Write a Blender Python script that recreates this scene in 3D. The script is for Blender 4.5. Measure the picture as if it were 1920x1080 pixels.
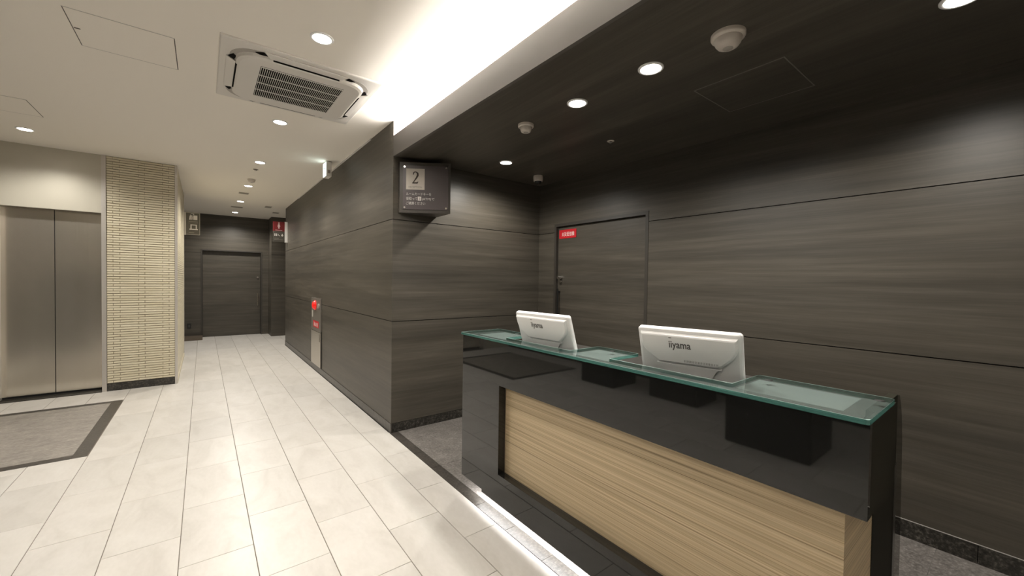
import bpy, bmesh, math, random
from mathutils import Vector, Matrix

random.seed(7)
for o in list(bpy.data.objects):
    bpy.data.objects.remove(o, do_unlink=True)
SC = bpy.context.scene
COL = SC.collection

# ------------------------------------------------------------------ camera
YAW, PITCH, ROLL, FPX, CAMH = .65754436, -.01890325, .01407828, 749.985, 1.4
f = Vector((math.sin(YAW)*math.cos(PITCH), math.cos(YAW)*math.cos(PITCH), math.sin(PITCH)))
r = Vector((math.cos(YAW), -math.sin(YAW), 0))
u = r.cross(f)
c_, s_ = math.cos(ROLL), math.sin(ROLL)
r2, u2 = c_*r + s_*u, -s_*r + c_*u
cam_d = bpy.data.cameras.new('camera')
cam_d.sensor_fit = 'HORIZONTAL'; cam_d.sensor_width = 36.0
cam_d.lens = FPX/1920*36.0
cam_d.clip_start = .02; cam_d.clip_end = 100
cam = bpy.data.objects.new('camera', cam_d); COL.objects.link(cam)
M = Matrix((r2, u2, -f)).transposed().to_4x4()
M.translation = Vector((0, 0, CAMH))
cam.matrix_world = M
SC.camera = cam

# ------------------------------------------------------------------ world, exposure
w = bpy.data.worlds.new('world'); SC.world = w; w.use_nodes = True
w.node_tree.nodes['Background'].inputs[0].default_value = (.01, .01, .01, 1)
SC.view_settings.view_transform = 'Standard'
SC.view_settings.look = 'None'
SC.view_settings.gamma = 1.0
SC.view_settings.use_curve_mapping = False
SC.view_settings.exposure = 0.72

DOWN_W = 47.0            # watts of a downlight
COVE_W = 120.0            # watts of the cove strip
WARM = (1.0, .95, .87)
COOL = (1.0, .965, .93)

# dimensions
CZ = 2.815      # white ceiling
SZ = 2.50       # dark soffit over the reception
WX = 1.349      # corridor wall / bulkhead plane
AY = 3.516      # alcove wall plane
BX = 3.105      # back wall plane
EY = 6.744      # elevator wall plane
LX = -2.4       # left wall
YB = -2.6       # wall behind the camera
FY = 11.48      # far wall
TX = 1.338      # edge of the pale tiles

# cove light: a strip lying in the trough behind the bulkhead lip
def area_light(name, loc, sx, sy, energy, color, rot):
    d = bpy.data.lights.new(name, 'AREA'); d.shape = 'RECTANGLE'; d.size = sx; d.size_y = sy
    d.energy = energy; d.color = color
    o = bpy.data.objects.new(name, d); COL.objects.link(o); o.location = loc; o.rotation_euler = rot
    return o
COVE_Y0, COVE_Y1 = YB + .05, AY - .03
cove_light = area_light('cove_lamp', (1.50, (COVE_Y0+COVE_Y1)/2, 2.652), .05, COVE_Y1-COVE_Y0, COVE_W, COOL, (math.pi, 0, 0))

# ------------------------------------------------------------------ materials
def mat(name):
    m = bpy.data.materials.new(name); m.use_nodes = True
    nt = m.node_tree; b = nt.nodes['Principled BSDF']
    return m, nt, b
def plain(name, col, rough=.5, metal=0, spec=.5, emit=None, estr=0):
    m, nt, b = mat(name)
    b.inputs['Base Color'].default_value = (*col, 1)
    b.inputs['Roughness'].default_value = rough
    b.inputs['Metallic'].default_value = metal
    b.inputs['Specular IOR Level'].default_value = spec
    if emit:
        b.inputs['Emission Color'].default_value = (*emit, 1)
        b.inputs['Emission Strength'].default_value = estr
    return m
def node(nt, t, **kw):
    n = nt.nodes.new(t)
    for k, v in kw.items(): setattr(n, k, v)
    return n
def ramp(nt, stops):
    n = nt.nodes.new('ShaderNodeValToRGB')
    e = n.color_ramp.elements
    while len(e) < len(stops): e.new(.5)
    for i, (p, c) in enumerate(stops):
        e[i].position = p; e[i].color = (*c, 1)
    return n
def coords(nt, scale):
    g = nt.nodes.new('ShaderNodeNewGeometry')
    mp = nt.nodes.new('ShaderNodeMapping'); mp.inputs['Scale'].default_value = scale
    nt.links.new(g.outputs['Position'], mp.inputs['Vector'])
    return mp
def noise(nt, vec, scale, detail=4, rough=.55):
    n = nt.nodes.new('ShaderNodeTexNoise')
    n.inputs['Scale'].default_value = scale; n.inputs['Detail'].default_value = detail
    n.inputs['Roughness'].default_value = rough
    nt.links.new(vec.outputs[0], n.inputs['Vector'])
    return n
def mixc(nt, a, b, fac, mode='MIX'):
    n = nt.nodes.new('ShaderNodeMix'); n.data_type = 'RGBA'; n.blend_type = mode
    if isinstance(fac, (int, float)): n.inputs[0].default_value = fac
    else: nt.links.new(fac, n.inputs[0])
    for i, s in ((6, a), (7, b)):
        if isinstance(s, tuple): n.inputs[i].default_value = (*s, 1)
        else: nt.links.new(s, n.inputs[i])
    return n.outputs[2]

def dark_wood(name, axis_scale, gain=1.0):
    m, nt, b = mat(name)
    v = coords(nt, axis_scale)
    n1 = noise(nt, v, 1.0, 6, .62)
    v2 = coords(nt, tuple(a*.28 for a in axis_scale))
    n2 = noise(nt, v2, 1.0, 3, .5)
    v3 = coords(nt, (axis_scale[0]*4, axis_scale[1]*4, axis_scale[2]*6))
    n3 = noise(nt, v3, 1.0, 2, .5)
    r1 = ramp(nt, [(.30, (.049, .043, .0345)), (.52, (.064, .057, .047)), (.72, (.083, .074, .062))])
    nt.links.new(n1.outputs[0], r1.inputs[0])
    r2_ = ramp(nt, [(.32, (.80, .80, .80)), (.66, (1.17, 1.15, 1.13))])
    nt.links.new(n2.outputs[0], r2_.inputs[0])
    r3 = ramp(nt, [(.35, (.91, .91, .91)), (.65, (1.08, 1.08, 1.08))])
    nt.links.new(n3.outputs[0], r3.inputs[0])
    c = mixc(nt, r1.outputs[0], r2_.outputs[0], 1.0, 'MULTIPLY')
    c = mixc(nt, c, r3.outputs[0], 1.0, 'MULTIPLY')
    c = mixc(nt, c, (gain, gain, gain*.97), 1.0, 'MULTIPLY')
    nt.links.new(c, b.inputs['Base Color'])
    b.inputs['Roughness'].default_value = .42
    b.inputs['Specular IOR Level'].default_value = .45
    return m
WOOD = dark_wood('dark_laminate', (.9, .9, 26), 1.03)
WOODC = dark_wood('dark_laminate_ceiling', (22, .8, 22), 1.2)  # same laminate, gain raised so the soffit looks lit
WOODD = dark_wood('dark_laminate_door', (1.1, 1.1, 24))

def tile_mat():
    m, nt, b = mat('pale_stone_tile')
    oi = nt.nodes.new('ShaderNodeObjectInfo')
    v = coords(nt, (2.2, 1.0, 1))
    add = nt.nodes.new('ShaderNodeVectorMath'); add.operation = 'MULTIPLY_ADD'
    comb = nt.nodes.new('ShaderNodeCombineXYZ')
    nt.links.new(oi.outputs['Random'], comb.inputs[0]); nt.links.new(oi.outputs['Random'], comb.inputs[1])
    nt.links.new(comb.outputs[0], add.inputs[0]); add.inputs[1].default_value = (37, 53, 0)
    nt.links.new(v.outputs[0], add.inputs[2])
    n1 = noise(nt, add, 2.3, 4, .55); n1.inputs['Distortion'].default_value = 1.2
    n2 = noise(nt, add, 26, 3, .5)
    r1 = ramp(nt, [(.30, (.575, .550, .512)), (.50, (.630, .605, .568)), (.72, (.668, .645, .612))])
    nt.links.new(n1.outputs[0], r1.inputs[0])
    rr = ramp(nt, [(0, (.955, .955, .955)), (1, (1.035, 1.03, 1.03))])
    nt.links.new(oi.outputs['Random'], rr.inputs[0])
    c = mixc(nt, r1.outputs[0], rr.outputs[0], 1.0, 'MULTIPLY')
    r3 = ramp(nt, [(.3, (.975, .975, .97)), (.7, (1.02, 1.02, 1.02))])
    nt.links.new(n2.outputs[0], r3.inputs[0])
    c = mixc(nt, c, r3.outputs[0], 1.0, 'MULTIPLY')
    nt.links.new(c, b.inputs['Base Color'])
    b.inputs['Roughness'].default_value = .33
    b.inputs['Specular IOR Level'].default_value = .35
    return m
TILE = tile_mat()
def granite(name, lo, mid, hi, scale=60, stretch=(1, 1, 1), rough=.35):
    m, nt, b = mat(name)
    v = coords(nt, stretch)
    n1 = noise(nt, v, scale, 6, .7)
    n2 = noise(nt, v, scale*.22, 4, .6)
    r1 = ramp(nt, [(.30, lo), (.52, mid), (.74, hi)])
    nt.links.new(n1.outputs[0], r1.inputs[0])
    r2_ = ramp(nt, [(.3, (.75, .75, .75)), (.7, (1.2, 1.2, 1.2))])
    nt.links.new(n2.outputs[0], r2_.inputs[0])
    c = mixc(nt, r1.outputs[0], r2_.outputs[0], 1.0, 'MULTIPLY')
    nt.links.new(c, b.inputs['Base Color'])
    b.inputs['Roughness'].default_value = rough
    return m
GRAN = granite('grey_granite', (.095, .086, .079), (.185, .170, .157), (.37, .345, .325), 62)
GRAND = granite('dark_granite', (.012, .011, .009), (.034, .031, .026), (.13, .118, .10), 60, rough=.25)
BORDER = granite('brown_granite', (.024, .021, .018), (.058, .051, .044), (.125, .112, .098), 60, rough=.35)
INLAY = granite('speckled_grey_stone', (.20, .182, .160), (.30, .275, .245), (.46, .43, .39), 34, (1, 2.2, 1), .4)
GROUT = plain('floor_grout', (.20, .175, .145), .9)
GROUTG = plain('granite_grout', (.30, .285, .265), .9)
PAINT = plain('white_paint', (.90, .855, .775), .85, spec=.2)
PAINTW = plain('white_trim', (.72, .70, .68), .6)
GAP = plain('joint_black', (.006, .0055, .005), .8)
BLACK = plain('black_gloss', (.010, .010, .0095), .035, spec=.62)
BLACKM = plain('black_matt', (.012, .012, .011), .5)
WHITE = plain('white_plastic', (.92, .918, .912), .32)
ACW = plain('air_conditioner_plastic', (.70, .67, .62), .5)
SMOKEW = plain('detector_plastic', (.66, .60, .54), .35)
DARKIN = plain('dark_inside', (.006, .005, .004), .9, spec=.1)
CHROME = plain('chrome', (.75, .73, .70), .18, 1)
ALU = plain('aluminium_trim', (.60, .57, .53), .38, .65)
TRANSOM = plain('transom_panel', (.54, .51, .43), .42, .25)
RED = plain('red_plate', (.50, .012, .020), .4)
SIGNG = plain('sign_face', (.105, .088, .090), .3)
SIGNB = plain('sign_box', (.070, .062, .054), .35)
SIGNK = plain('dark_print', (.05, .035, .025), .6)
CREAMP = plain('cream_print', (.66, .61, .55), .6)
WHITEP = plain('white_print', (.80, .77, .74), .6)
GREYP = plain('grey_print', (.30, .26, .23), .6)
LOGO = plain('logo_grey', (.10, .09, .085), .4)
GREEN = plain('green_print', (.02, .20, .14), .5)
LAMPM = plain('downlight_lens', (.9, .9, .85), .4, emit=(1, .93, .82), estr=14)
LEDM = plain('led_diffuser', (.9, .9, .9), .4, emit=(1, .99, .97), estr=9)
EXITM = plain('exit_sign_face', (.9, .95, .95), .4, emit=(.80, 1.0, .97), estr=2.6)
REDL = plain('red_lamp', (.65, .01, .01), .2, emit=(1, .02, .01), estr=.25)
STEELP = plain('hydrant_panel', (.16, .145, .125), .45, .3)
PLINTHW = plain('brown_plinth', (.11, .085, .062), .5)
HINGE = plain('hatch_frame', (.32, .30, .27), .35, .6)

def brushed():
    m, nt, b = mat('brushed_steel')
    v = coords(nt, (90, 90, .4))
    n1 = noise(nt, v, 1, 3, .6)
    r1 = ramp(nt, [(.3, (.70, .65, .56)), (.7, (.74, .69, .60))])
    nt.links.new(n1.outputs[0], r1.inputs[0])
    nt.links.new(r1.outputs[0], b.inputs['Base Color'])
    b.inputs['Metallic'].default_value = .86
    b.inputs['Roughness'].default_value = .21
    return m
STEEL = brushed()
STEELD = plain('hydrant_door_steel', (.50, .46, .40), .32, .8)

def cream_tile():
    m, nt, b = mat('cream_ceramic')
    v = coords(nt, (3, 3, 34))
    n1 = noise(nt, v, 1, 2, .5)
    r1 = ramp(nt, [(.3, (.60, .535, .385)), (.7, (.70, .64, .49))])
    nt.links.new(n1.outputs[0], r1.inputs[0])
    nt.links.new(r1.outputs[0], b.inputs['Base Color'])
    b.inputs['Roughness'].default_value = .4
    return m
CREAM = cream_tile()
CREAMG = plain('cream_grout', (.17, .13, .075), .9)

def zebra():
    m, nt, b = mat('light_striped_veneer')
    v = coords(nt, (.5, .5, 230)); n1 = noise(nt, v, 1, 3, .6)
    v2 = coords(nt, (.7, .7, 75)); n2 = noise(nt, v2, 1, 3, .6)
    r1 = ramp(nt, [(.28, (.19, .130, .070)), (.43, (.50, .385, .230)), (.70, (.64, .52, .345))])
    nt.links.new(n1.outputs[0], r1.inputs[0])
    r2_ = ramp(nt, [(.3, (.80, .785, .76)), (.60, (1.06, 1.06, 1.06))])
    nt.links.new(n2.outputs[0], r2_.inputs[0])
    c = mixc(nt, r1.outputs[0], r2_.outputs[0], 1, 'MULTIPLY')
    nt.links.new(c, b.inputs['Base Color'])
    b.inputs['Roughness'].default_value = .45
    return m
VENEER = zebra()

def clear_glass(name, tint, ior=1.5, haze=0, hcol=(.3, .4, .4)):
    m = bpy.data.materials.new(name); m.use_nodes = True
    nt = m.node_tree; nt.nodes.clear()
    out = nt.nodes.new('ShaderNodeOutputMaterial')
    t = nt.nodes.new('ShaderNodeBsdfTransparent'); t.inputs[0].default_value = (*tint, 1)
    g = nt.nodes.new('ShaderNodeBsdfGlossy'); g.inputs['Roughness'].default_value = .02
    fr = nt.nodes.new('ShaderNodeFresnel'); fr.inputs[0].default_value = ior
    mx = nt.nodes.new('ShaderNodeMixShader')
    gm = nt.nodes.new('ShaderNodeNewGeometry'); om = nt.nodes.new('ShaderNodeMath'); om.operation = 'SUBTRACT'; om.inputs[0].default_value = 1
    nt.links.new(gm.outputs['Backfacing'], om.inputs[1])
    mu = nt.nodes.new('ShaderNodeMath'); mu.operation = 'MULTIPLY'
    nt.links.new(om.outputs[0], mu.inputs[0]); nt.links.new(fr.outputs[0], mu.inputs[1])
    nt.links.new(mu.outputs[0], mx.inputs[0]); nt.links.new(t.outputs[0], mx.inputs[1]); nt.links.new(g.outputs[0], mx.inputs[2])
    last = mx
    if haze:
        df = nt.nodes.new('ShaderNodeBsdfDiffuse'); df.inputs[0].default_value = (*hcol, 1)
        last = nt.nodes.new('ShaderNodeMixShader'); last.inputs[0].default_value = haze
        nt.links.new(mx.outputs[0], last.inputs[1]); nt.links.new(df.outputs[0], last.inputs[2])
    nt.links.new(last.outputs[0], out.inputs[0])
    return m
GLASS = clear_glass('glass_sheet', (.945, .97, .965))
GLASSU = clear_glass('glass_underside', (.93, .965, .96), 1.5, .36, (.17, .23, .22))
SMOKE = clear_glass('reflection_tint', (.42, .41, .38))  # see-through tint standing in for the reflection in a glossy black end
def edge_glass():
    m = bpy.data.materials.new('glass_edge'); m.use_nodes = True
    nt = m.node_tree; nt.nodes.clear()
    out = nt.nodes.new('ShaderNodeOutputMaterial')
    t = nt.nodes.new('ShaderNodeBsdfTransparent'); t.inputs[0].default_value = (.42, .80, .72, 1)
    d = nt.nodes.new('ShaderNodeBsdfDiffuse'); d.inputs[0].default_value = (.05, .145, .125, 1)
    g = nt.nodes.new('ShaderNodeBsdfGlossy'); g.inputs['Roughness'].default_value = .05
    m1 = nt.nodes.new('ShaderNodeMixShader'); m1.inputs[0].default_value = .52
    nt.links.new(t.outputs[0], m1.inputs[1]); nt.links.new(d.outputs[0], m1.inputs[2])
    m2 = nt.nodes.new('ShaderNodeMixShader'); m2.inputs[0].default_value = .08
    nt.links.new(m1.outputs[0], m2.inputs[1]); nt.links.new(g.outputs[0], m2.inputs[2])
    nt.links.new(m2.outputs[0], out.inputs[0])
    return m
GLASSE = edge_glass()
GLASSB = plain('glass_bevel', (.62, .80, .77), .25)
def film():
    m = bpy.data.materials.new('frosted_film'); m.use_nodes = True
    nt = m.node_tree; nt.nodes.clear()
    out = nt.nodes.new('ShaderNodeOutputMaterial')
    t = nt.nodes.new('ShaderNodeBsdfTranslucent'); t.inputs[0].default_value = (.40, .43, .42, 1)
    d = nt.nodes.new('ShaderNodeBsdfDiffuse'); d.inputs[0].default_value = (.50, .53, .515, 1)
    m1 = nt.nodes.new('ShaderNodeMixShader'); m1.inputs[0].default_value = .65
    nt.links.new(t.outputs[0], m1.inputs[1]); nt.links.new(d.outputs[0], m1.inputs[2])
    nt.links.new(m1.outputs[0], out.inputs[0])
    return m
FILM = film()

# ------------------------------------------------------------------ helpers
def worigin(p):
    v = Vector((0, 0, 0))
    while p is not None:
        v += p.location; p = p.parent
    return v
def empty(name, loc, label=None, cat=None, group=None, kind=None):
    o = bpy.data.objects.new(name, None); COL.objects.link(o)
    o.location = loc; o.empty_display_size = .1
    tag(o, label, cat, group, kind)
    return o
def tag(o, label=None, cat=None, group=None, kind=None):
    if label: o['label'] = label
    if cat: o['category'] = cat
    if group: o['group'] = group
    if kind: o['kind'] = kind
    return o
def link_mesh(name, bm, m, parent=None, smooth=False, origin=None):
    """bm is in world coordinates; linked as one mesh under parent"""
    if parent is not None and origin is None:
        off = Vector((0, 0, 0)); base = worigin(parent)
    else:
        if origin is None:
            xs = [v.co.x for v in bm.verts]; ys = [v.co.y for v in bm.verts]; zs = [v.co.z for v in bm.verts]
            origin = Vector(((min(xs)+max(xs))/2, (min(ys)+max(ys))/2, min(zs)))
        base = Vector(origin); off = base
    for v in bm.verts: v.co -= base
    me = bpy.data.meshes.new(name)
    bmesh.ops.recalc_face_normals(bm, faces=bm.faces)
    if smooth:
        for fc in bm.faces: fc.smooth = True
    bm.to_mesh(me); bm.free()
    for mm in (m if isinstance(m, (list, tuple)) else [m]): me.materials.append(mm)
    o = bpy.data.objects.new(name, me); COL.objects.link(o)
    if parent is not None:
        o.parent = parent; o.location = off - (worigin(parent) if origin is not None else Vector((0, 0, 0)))
        if origin is None: o.location = (0, 0, 0)
    else:
        o.location = off
    return o
def add_box(bm, x0, x1, y0, y1, z0, z1, bev=0):
    vs = [bm.verts.new((x, y, z)) for x in (x0, x1) for y in (y0, y1) for z in (z0, z1)]
    q = [(0, 1, 3, 2), (4, 6, 7, 5), (0, 4, 5, 1), (2, 3, 7, 6), (0, 2, 6, 4), (1, 5, 7, 3)]
    fs = [bm.faces.new([vs[i] for i in a]) for a in q]
    if bev:
        es = list({e for fc in fs for e in fc.edges})
        bmesh.ops.bevel(bm, geom=es, offset=bev, segments=2, affect='EDGES')
    return fs
def box(name, x0, x1, y0, y1, z0, z1, m, parent=None, bev=0):
    bm = bmesh.new(); add_box(bm, x0, x1, y0, y1, z0, z1, bev)
    return link_mesh(name, bm, m, parent)
def add_prism(bm, pts, d):
    """pts: list of world Vectors (a planar loop), extruded by vector d"""
    d = Vector(d)
    a = [bm.verts.new(p) for p in pts]; b = [bm.verts.new(Vector(p)+d) for p in pts]
    n = len(pts)
    bm.faces.new(a); bm.faces.new(b[::-1])
    for i in range(n):
        bm.faces.new((a[i], b[i], b[(i+1) % n], a[(i+1) % n]))
def prism(name, pts, d, m, parent=None):
    bm = bmesh.new(); add_prism(bm, pts, d)
    return link_mesh(name, bm, m, parent)
def lathe(name, prof, c, m, parent=None, n=40, smooth=True):
    """prof: (radius, z offset) list, around a vertical axis at c"""
    bm = bmesh.new(); rings = []
    for rr, z in prof:
        if rr < 1e-6: rings.append([bm.verts.new((c[0], c[1], c[2]+z))])
        else: rings.append([bm.verts.new((c[0]+rr*math.cos(2*math.pi*k/n), c[1]+rr*math.sin(2*math.pi*k/n), c[2]+z)) for k in range(n)])
    for a, b in zip(rings, rings[1:]):
        for k in range(n):
            k2 = (k+1) % n
            if len(a) == 1 and len(b) == 1: continue
            if len(a) == 1: bm.faces.new((a[0], b[k], b[k2]))
            elif len(b) == 1: bm.faces.new((a[k], b[0], a[k2]))
            else: bm.faces.new((a[k], b[k], b[k2], a[k2]))
    return link_mesh(name, bm, m, parent, smooth)
def add_tube(bm, p0, p1, rad, n=12):
    p0, p1 = Vector(p0), Vector(p1); ax = (p1-p0).normalized()
    t = Vector((0, 0, 1)) if abs(ax.z) < .9 else Vector((1, 0, 0))
    e1 = ax.cross(t).normalized(); e2 = ax.cross(e1)
    a = [bm.verts.new(p0+rad*(math.cos(2*math.pi*k/n)*e1+math.sin(2*math.pi*k/n)*e2)) for k in range(n)]
    b = [bm.verts.new(p1+rad*(math.cos(2*math.pi*k/n)*e1+math.sin(2*math.pi*k/n)*e2)) for k in range(n)]
    bm.faces.new(a); bm.faces.new(b[::-1])
    for k in range(n): bm.faces.new((a[k], b[k], b[(k+1) % n], a[(k+1) % n]))
def tube(name, p0, p1, rad, m, parent=None, n=12):
    bm = bmesh.new(); add_tube(bm, p0, p1, rad, n); return link_mesh(name, bm, m, parent)
def text(name, s, origin, right, up, size, m, parent, align='LEFT', width=None, bold=0.0):
    """flat lettering: size is the height of the font in metres; width stretches the line to that length"""
    cu = bpy.data.curves.new(name, 'FONT'); cu.body = s; cu.size = 1; cu.resolution_u = 3; cu.offset = bold
    tmp = bpy.data.objects.new(name+'_tmp', cu); COL.objects.link(tmp)
    dg = bpy.context.evaluated_depsgraph_get()
    me = bpy.data.meshes.new_from_object(tmp.evaluated_get(dg))
    bpy.data.objects.remove(tmp, do_unlink=True); bpy.data.curves.remove(cu)
    bm = bmesh.new(); bm.from_mesh(me); bpy.data.meshes.remove(me)
    xs = [v.co.x for v in bm.verts]; x0, x1 = min(xs), max(xs)
    sx = size if width is None else width/(x1-x0)
    L = (x1-x0)*sx
    sh = {'LEFT': 0, 'CENTER': -L/2, 'RIGHT': -L}[align]
    R_, U_ = Vector(right).normalized(), Vector(up).normalized()
    for v in bm.verts:
        v.co = Vector(origin) + R_*((v.co.x-x0)*sx+sh) + U_*(v.co.y*size)
    return link_mesh(name, bm, m, parent)
def flat(name, loops, origin, right, up, m, parent, thick=.0008):
    """thin extruded shapes in a plane; loops in metres"""
    R_, U_ = Vector(right).normalized(), Vector(up).normalized(); N = R_.cross(U_)
    bm = bmesh.new()
    for lp in loops:
        add_prism(bm, [Vector(origin)+R_*a+U_*b for a, b in lp], N*thick)
    return link_mesh(name, bm, m, parent)
def disc2(cx, cy, rr, n=20, a0=0, a1=2*math.pi):
    full = abs(a1-a0-2*math.pi) < 1e-6
    k = n if full else n+1
    return [(cx+rr*math.cos(a0+(a1-a0)*i/n), cy+rr*math.sin(a0+(a1-a0)*i/n)) for i in range(k)]
def rect2(x0, y0, x1, y1): return [(x0, y0), (x1, y0), (x1, y1), (x0, y1)]
def stroke2(pts, wd):
    """outline of a polyline with width wd (number or list)"""
    n = len(pts); ws = wd if isinstance(wd, list) else [wd]*n
    L, Rr = [], []
    for i, (x, y) in enumerate(pts):
        a = pts[max(0, i-1)]; b = pts[min(n-1, i+1)]
        d = Vector((b[0]-a[0], b[1]-a[1])).normalized(); h = ws[i]/2
        L.append((x-d.y*h, y+d.x*h)); Rr.append((x+d.y*h, y-d.x*h))
    return L + Rr[::-1]

# ================================================================== SETTING
# ---- floor: grout bed with single tiles
bm = bmesh.new(); add_box(bm, LX, TX, YB, 12.2, -.06, -.003)
add_box(bm, -4.0, LX, 9.0, 12.2, -.06, -.003); add_box(bm, TX, 4.2, 9.4, 12.2, -.06, -.003)
floor = link_mesh('floor', bm, GROUT, None, origin=(0, 0, 0))
tag(floor, 'pale beige stone tile floor of the lobby and corridor', 'floor', kind='structure')
TW, TL = .30465, .6095
XG0, YG0 = -.4005, 3.063          # a grout crossing
IX0, IX1, IY0, IY1 = -2.0, -.709, 4.41, 6.195   # granite inlay before the elevator
JX, JY = .0036, .0026             # widths of the joints
tile_cache = {}
tiles = []
def tile_rect(x0, x1, y0, y1):
    if x1-x0 < .012 or y1-y0 < .012: return
    tiles.append((x0, x1, y0, y1))
def clip_tile(x0, x1, y0, y1):
    # cut out the inlay
    if x1 <= IX0 or x0 >= IX1 or y1 <= IY0 or y0 >= IY1:
        tile_rect(x0, x1, y0, y1); return
    if y0 < IY0: tile_rect(x0, x1, y0, IY0)
    if y1 > IY1: tile_rect(x0, x1, IY1, y1)
    ya, yb = max(y0, IY0), min(y1, IY1)
    if x0 < IX0: tile_rect(x0, IX0, ya, yb)
    if x1 > IX1: tile_rect(IX1, x1, ya, yb)
for i in range(-12, 13):
    x0 = XG0+i*TW; x1 = x0+TW
    off = 0 if i % 2 else TL/2
    for j in range(-12, 17):
        y0 = YG0+off+j*TL; y1 = y0+TL
        yend = FY+.1
        if y1 <= YB or y0 >= yend: continue
        for (bx0, bx1, by0, by1) in ((LX, TX, YB, 9.45), (-3.0, 3.2, 9.45, yend)):
            a0, a1, b0, b1 = max(x0, bx0), min(x1, bx1), max(y0, by0), min(y1, by1)
            if a1-a0 < .02 or b1-b0 < .02: continue
            if b0 > EY+.3 and a1 < -.3 and b0 < 9.0: continue      # behind the tiled pier
            clip_tile(a0, a1, b0, b1)
def seen(t):
    cx, cy = (t[0]+t[1])/2, (t[2]+t[3])/2
    d = Vector((cx, cy, -CAMH)); z = d.dot(f)
    if z < .3: return -1
    px, py = FPX*d.dot(r2)/z, -FPX*d.dot(u2)/z
    if abs(px) > 1150 or abs(py) > 750: return -1
    return 1/z
tiles.sort(key=seen, reverse=True)
def tile_mesh(wx, wy):
    k = (round(wx, 3), round(wy, 3))
    if k not in tile_cache:
        b = bmesh.new(); hx, hy = wx/2-JX/2, wy/2-JY/2; e = .0012
        lo = [b.verts.new((sx*hx, sy*hy, -.008)) for sx, sy in ((-1, -1), (1, -1), (1, 1), (-1, 1))]
        mi = [b.verts.new((sx*hx, sy*hy, -e)) for sx, sy in ((-1, -1), (1, -1), (1, 1), (-1, 1))]
        to = [b.verts.new((sx*(hx-e), sy*(hy-e), 0)) for sx, sy in ((-1, -1), (1, -1), (1, 1), (-1, 1))]
        for a, c in ((lo, mi), (mi, to)):
            for q in range(4): b.faces.new((a[q], a[(q+1) % 4], c[(q+1) % 4], c[q]))
        b.faces.new(to)
        me = bpy.data.meshes.new('tile'); b.to_mesh(me); b.free(); me.materials.append(TILE)
        tile_cache[k] = me
    return tile_cache[k]
for t in tiles[:300]:
    o = bpy.data.objects.new('tile', tile_mesh(t[1]-t[0], t[3]-t[2])); COL.objects.link(o)
    o.parent = floor; o.location = ((t[0]+t[1])/2, (t[2]+t[3])/2, random.uniform(-.0002, .0002))
bm = bmesh.new()
for t in tiles[300:]:
    add_box(bm, t[0]+JX/2, t[1]-JX/2, t[2]+JY/2, t[3]-JY/2, -.008, 0)
if len(bm.verts):
    o = link_mesh('further_tiles', bm, TILE, floor); o['kind'] = 'stuff'
else: bm.free()

# ---- granite inlay in front of the elevator
inl = box('floor_inlay', IX0+.002, IX1-.002, IY0+.002, IY1-.002, -.05, -.003, GROUTG)
tag(inl, 'grey stone floor inlay with a dark border before the elevator', 'floor', kind='structure')
BW = .088
def slab(name, x0, x1, y0, y1, m, parent, g=.0018, z=0):
    bm = bmesh.new(); add_box(bm, x0+g, x1-g, y0+g, y1-g, -.02, z); return link_mesh(name, bm, m, parent)
slab('border_stone', IX1-BW, IX1, IY0, IY1, BORDER, inl)
slab('border_stone', IX0, IX1-BW, IY0, IY0+.085, BORDER, inl)
slab('border_stone', IX0, IX1-BW, IY1-.085, IY1, BORDER, inl)
slab('stone_slab', IX0, IX1-BW, IY0+.085, IY1-.085, INLAY, inl)

# ---- granite floor of the reception
gfl = box('floor_reception', TX, 3.3, YB, AY+.02, -.06, -.003, GROUTG)
tag(gfl, 'grey granite floor of the reception area', 'floor', kind='structure')
GB = 1.414
ys = [YB] + [2.68-.305*k for k in range(16, -1, -1) if 2.68-.305*k > YB+.1] + [2.985, 3.29, AY]
for a, b in zip(ys, ys[1:]): slab('border_stone', TX, GB, a, b, BORDER, gfl, .001)
gx = [GB, GB+.5, GB+1.1, BX]
gy = [YB] + [2.68-.602*k for k in range(8, -1, -1)] + [3.282, AY]
for a, b in zip(gx, gx[1:]):
    for c, d in zip(gy, gy[1:]):
        slab('granite_tile', a, b, c, d, GRAN, gfl, .001)

# ---- ceilings
bm = bmesh.new()
add_box(bm, LX-.2, 1.80, YB, AY+.02, CZ, CZ+.1)
add_box(bm, LX-.2, 1.80, AY+.02, 12.2, CZ, CZ+.1); add_box(bm, 1.80, 4.2, 9.3, 12.2, CZ, CZ+.1); add_box(bm, -4.0, LX-.2, 8.9, 12.2, CZ, CZ+.1)
ceil = link_mesh('ceiling', bm, PAINT, None, origin=(0, 0, CZ))
tag(ceil, 'white painted ceiling over lobby and corridor', 'ceiling', kind='structure')
bm = bmesh.new(); add_box(bm, WX+.022, 3.3, YB, AY+.02, SZ, SZ+.02)
sof = link_mesh('ceiling_reception', bm, WOODC, None)
tag(sof, 'dark wood grain soffit above the reception counter', 'ceiling', kind='structure')
bm = bmesh.new(); add_box(bm, WX, WX+.022, YB, AY-.001, SZ-.004, 2.682)
tr = link_mesh('trim_1', bm, plain('bulkhead_paint', (.105, .095, .086), .55), None); tag(tr, 'grey bulkhead lip hiding the cove light', 'bulkhead', kind='structure')
bm = bmesh.new(); add_box(bm, 1.80, 1.84, YB, AY-.001, SZ+.02, CZ)
tr = link_mesh('trim_2', bm, PAINTW, None); tag(tr, 'white inner side of the cove', 'cove', kind='structure')
box('cove_floor', WX+.022, 1.80, YB, AY-.001, SZ+.02, SZ+.03, PAINTW, tr)
bm = bmesh.new(); add_box(bm, WX+.004, 1.80, AY-.001, AY+.02, SZ+.02, CZ)
tr3 = link_mesh('trim_3', bm, PAINTW, None); tag(tr3, 'white end panel of the cove at the wall corner', 'cove', kind='structure')
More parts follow.
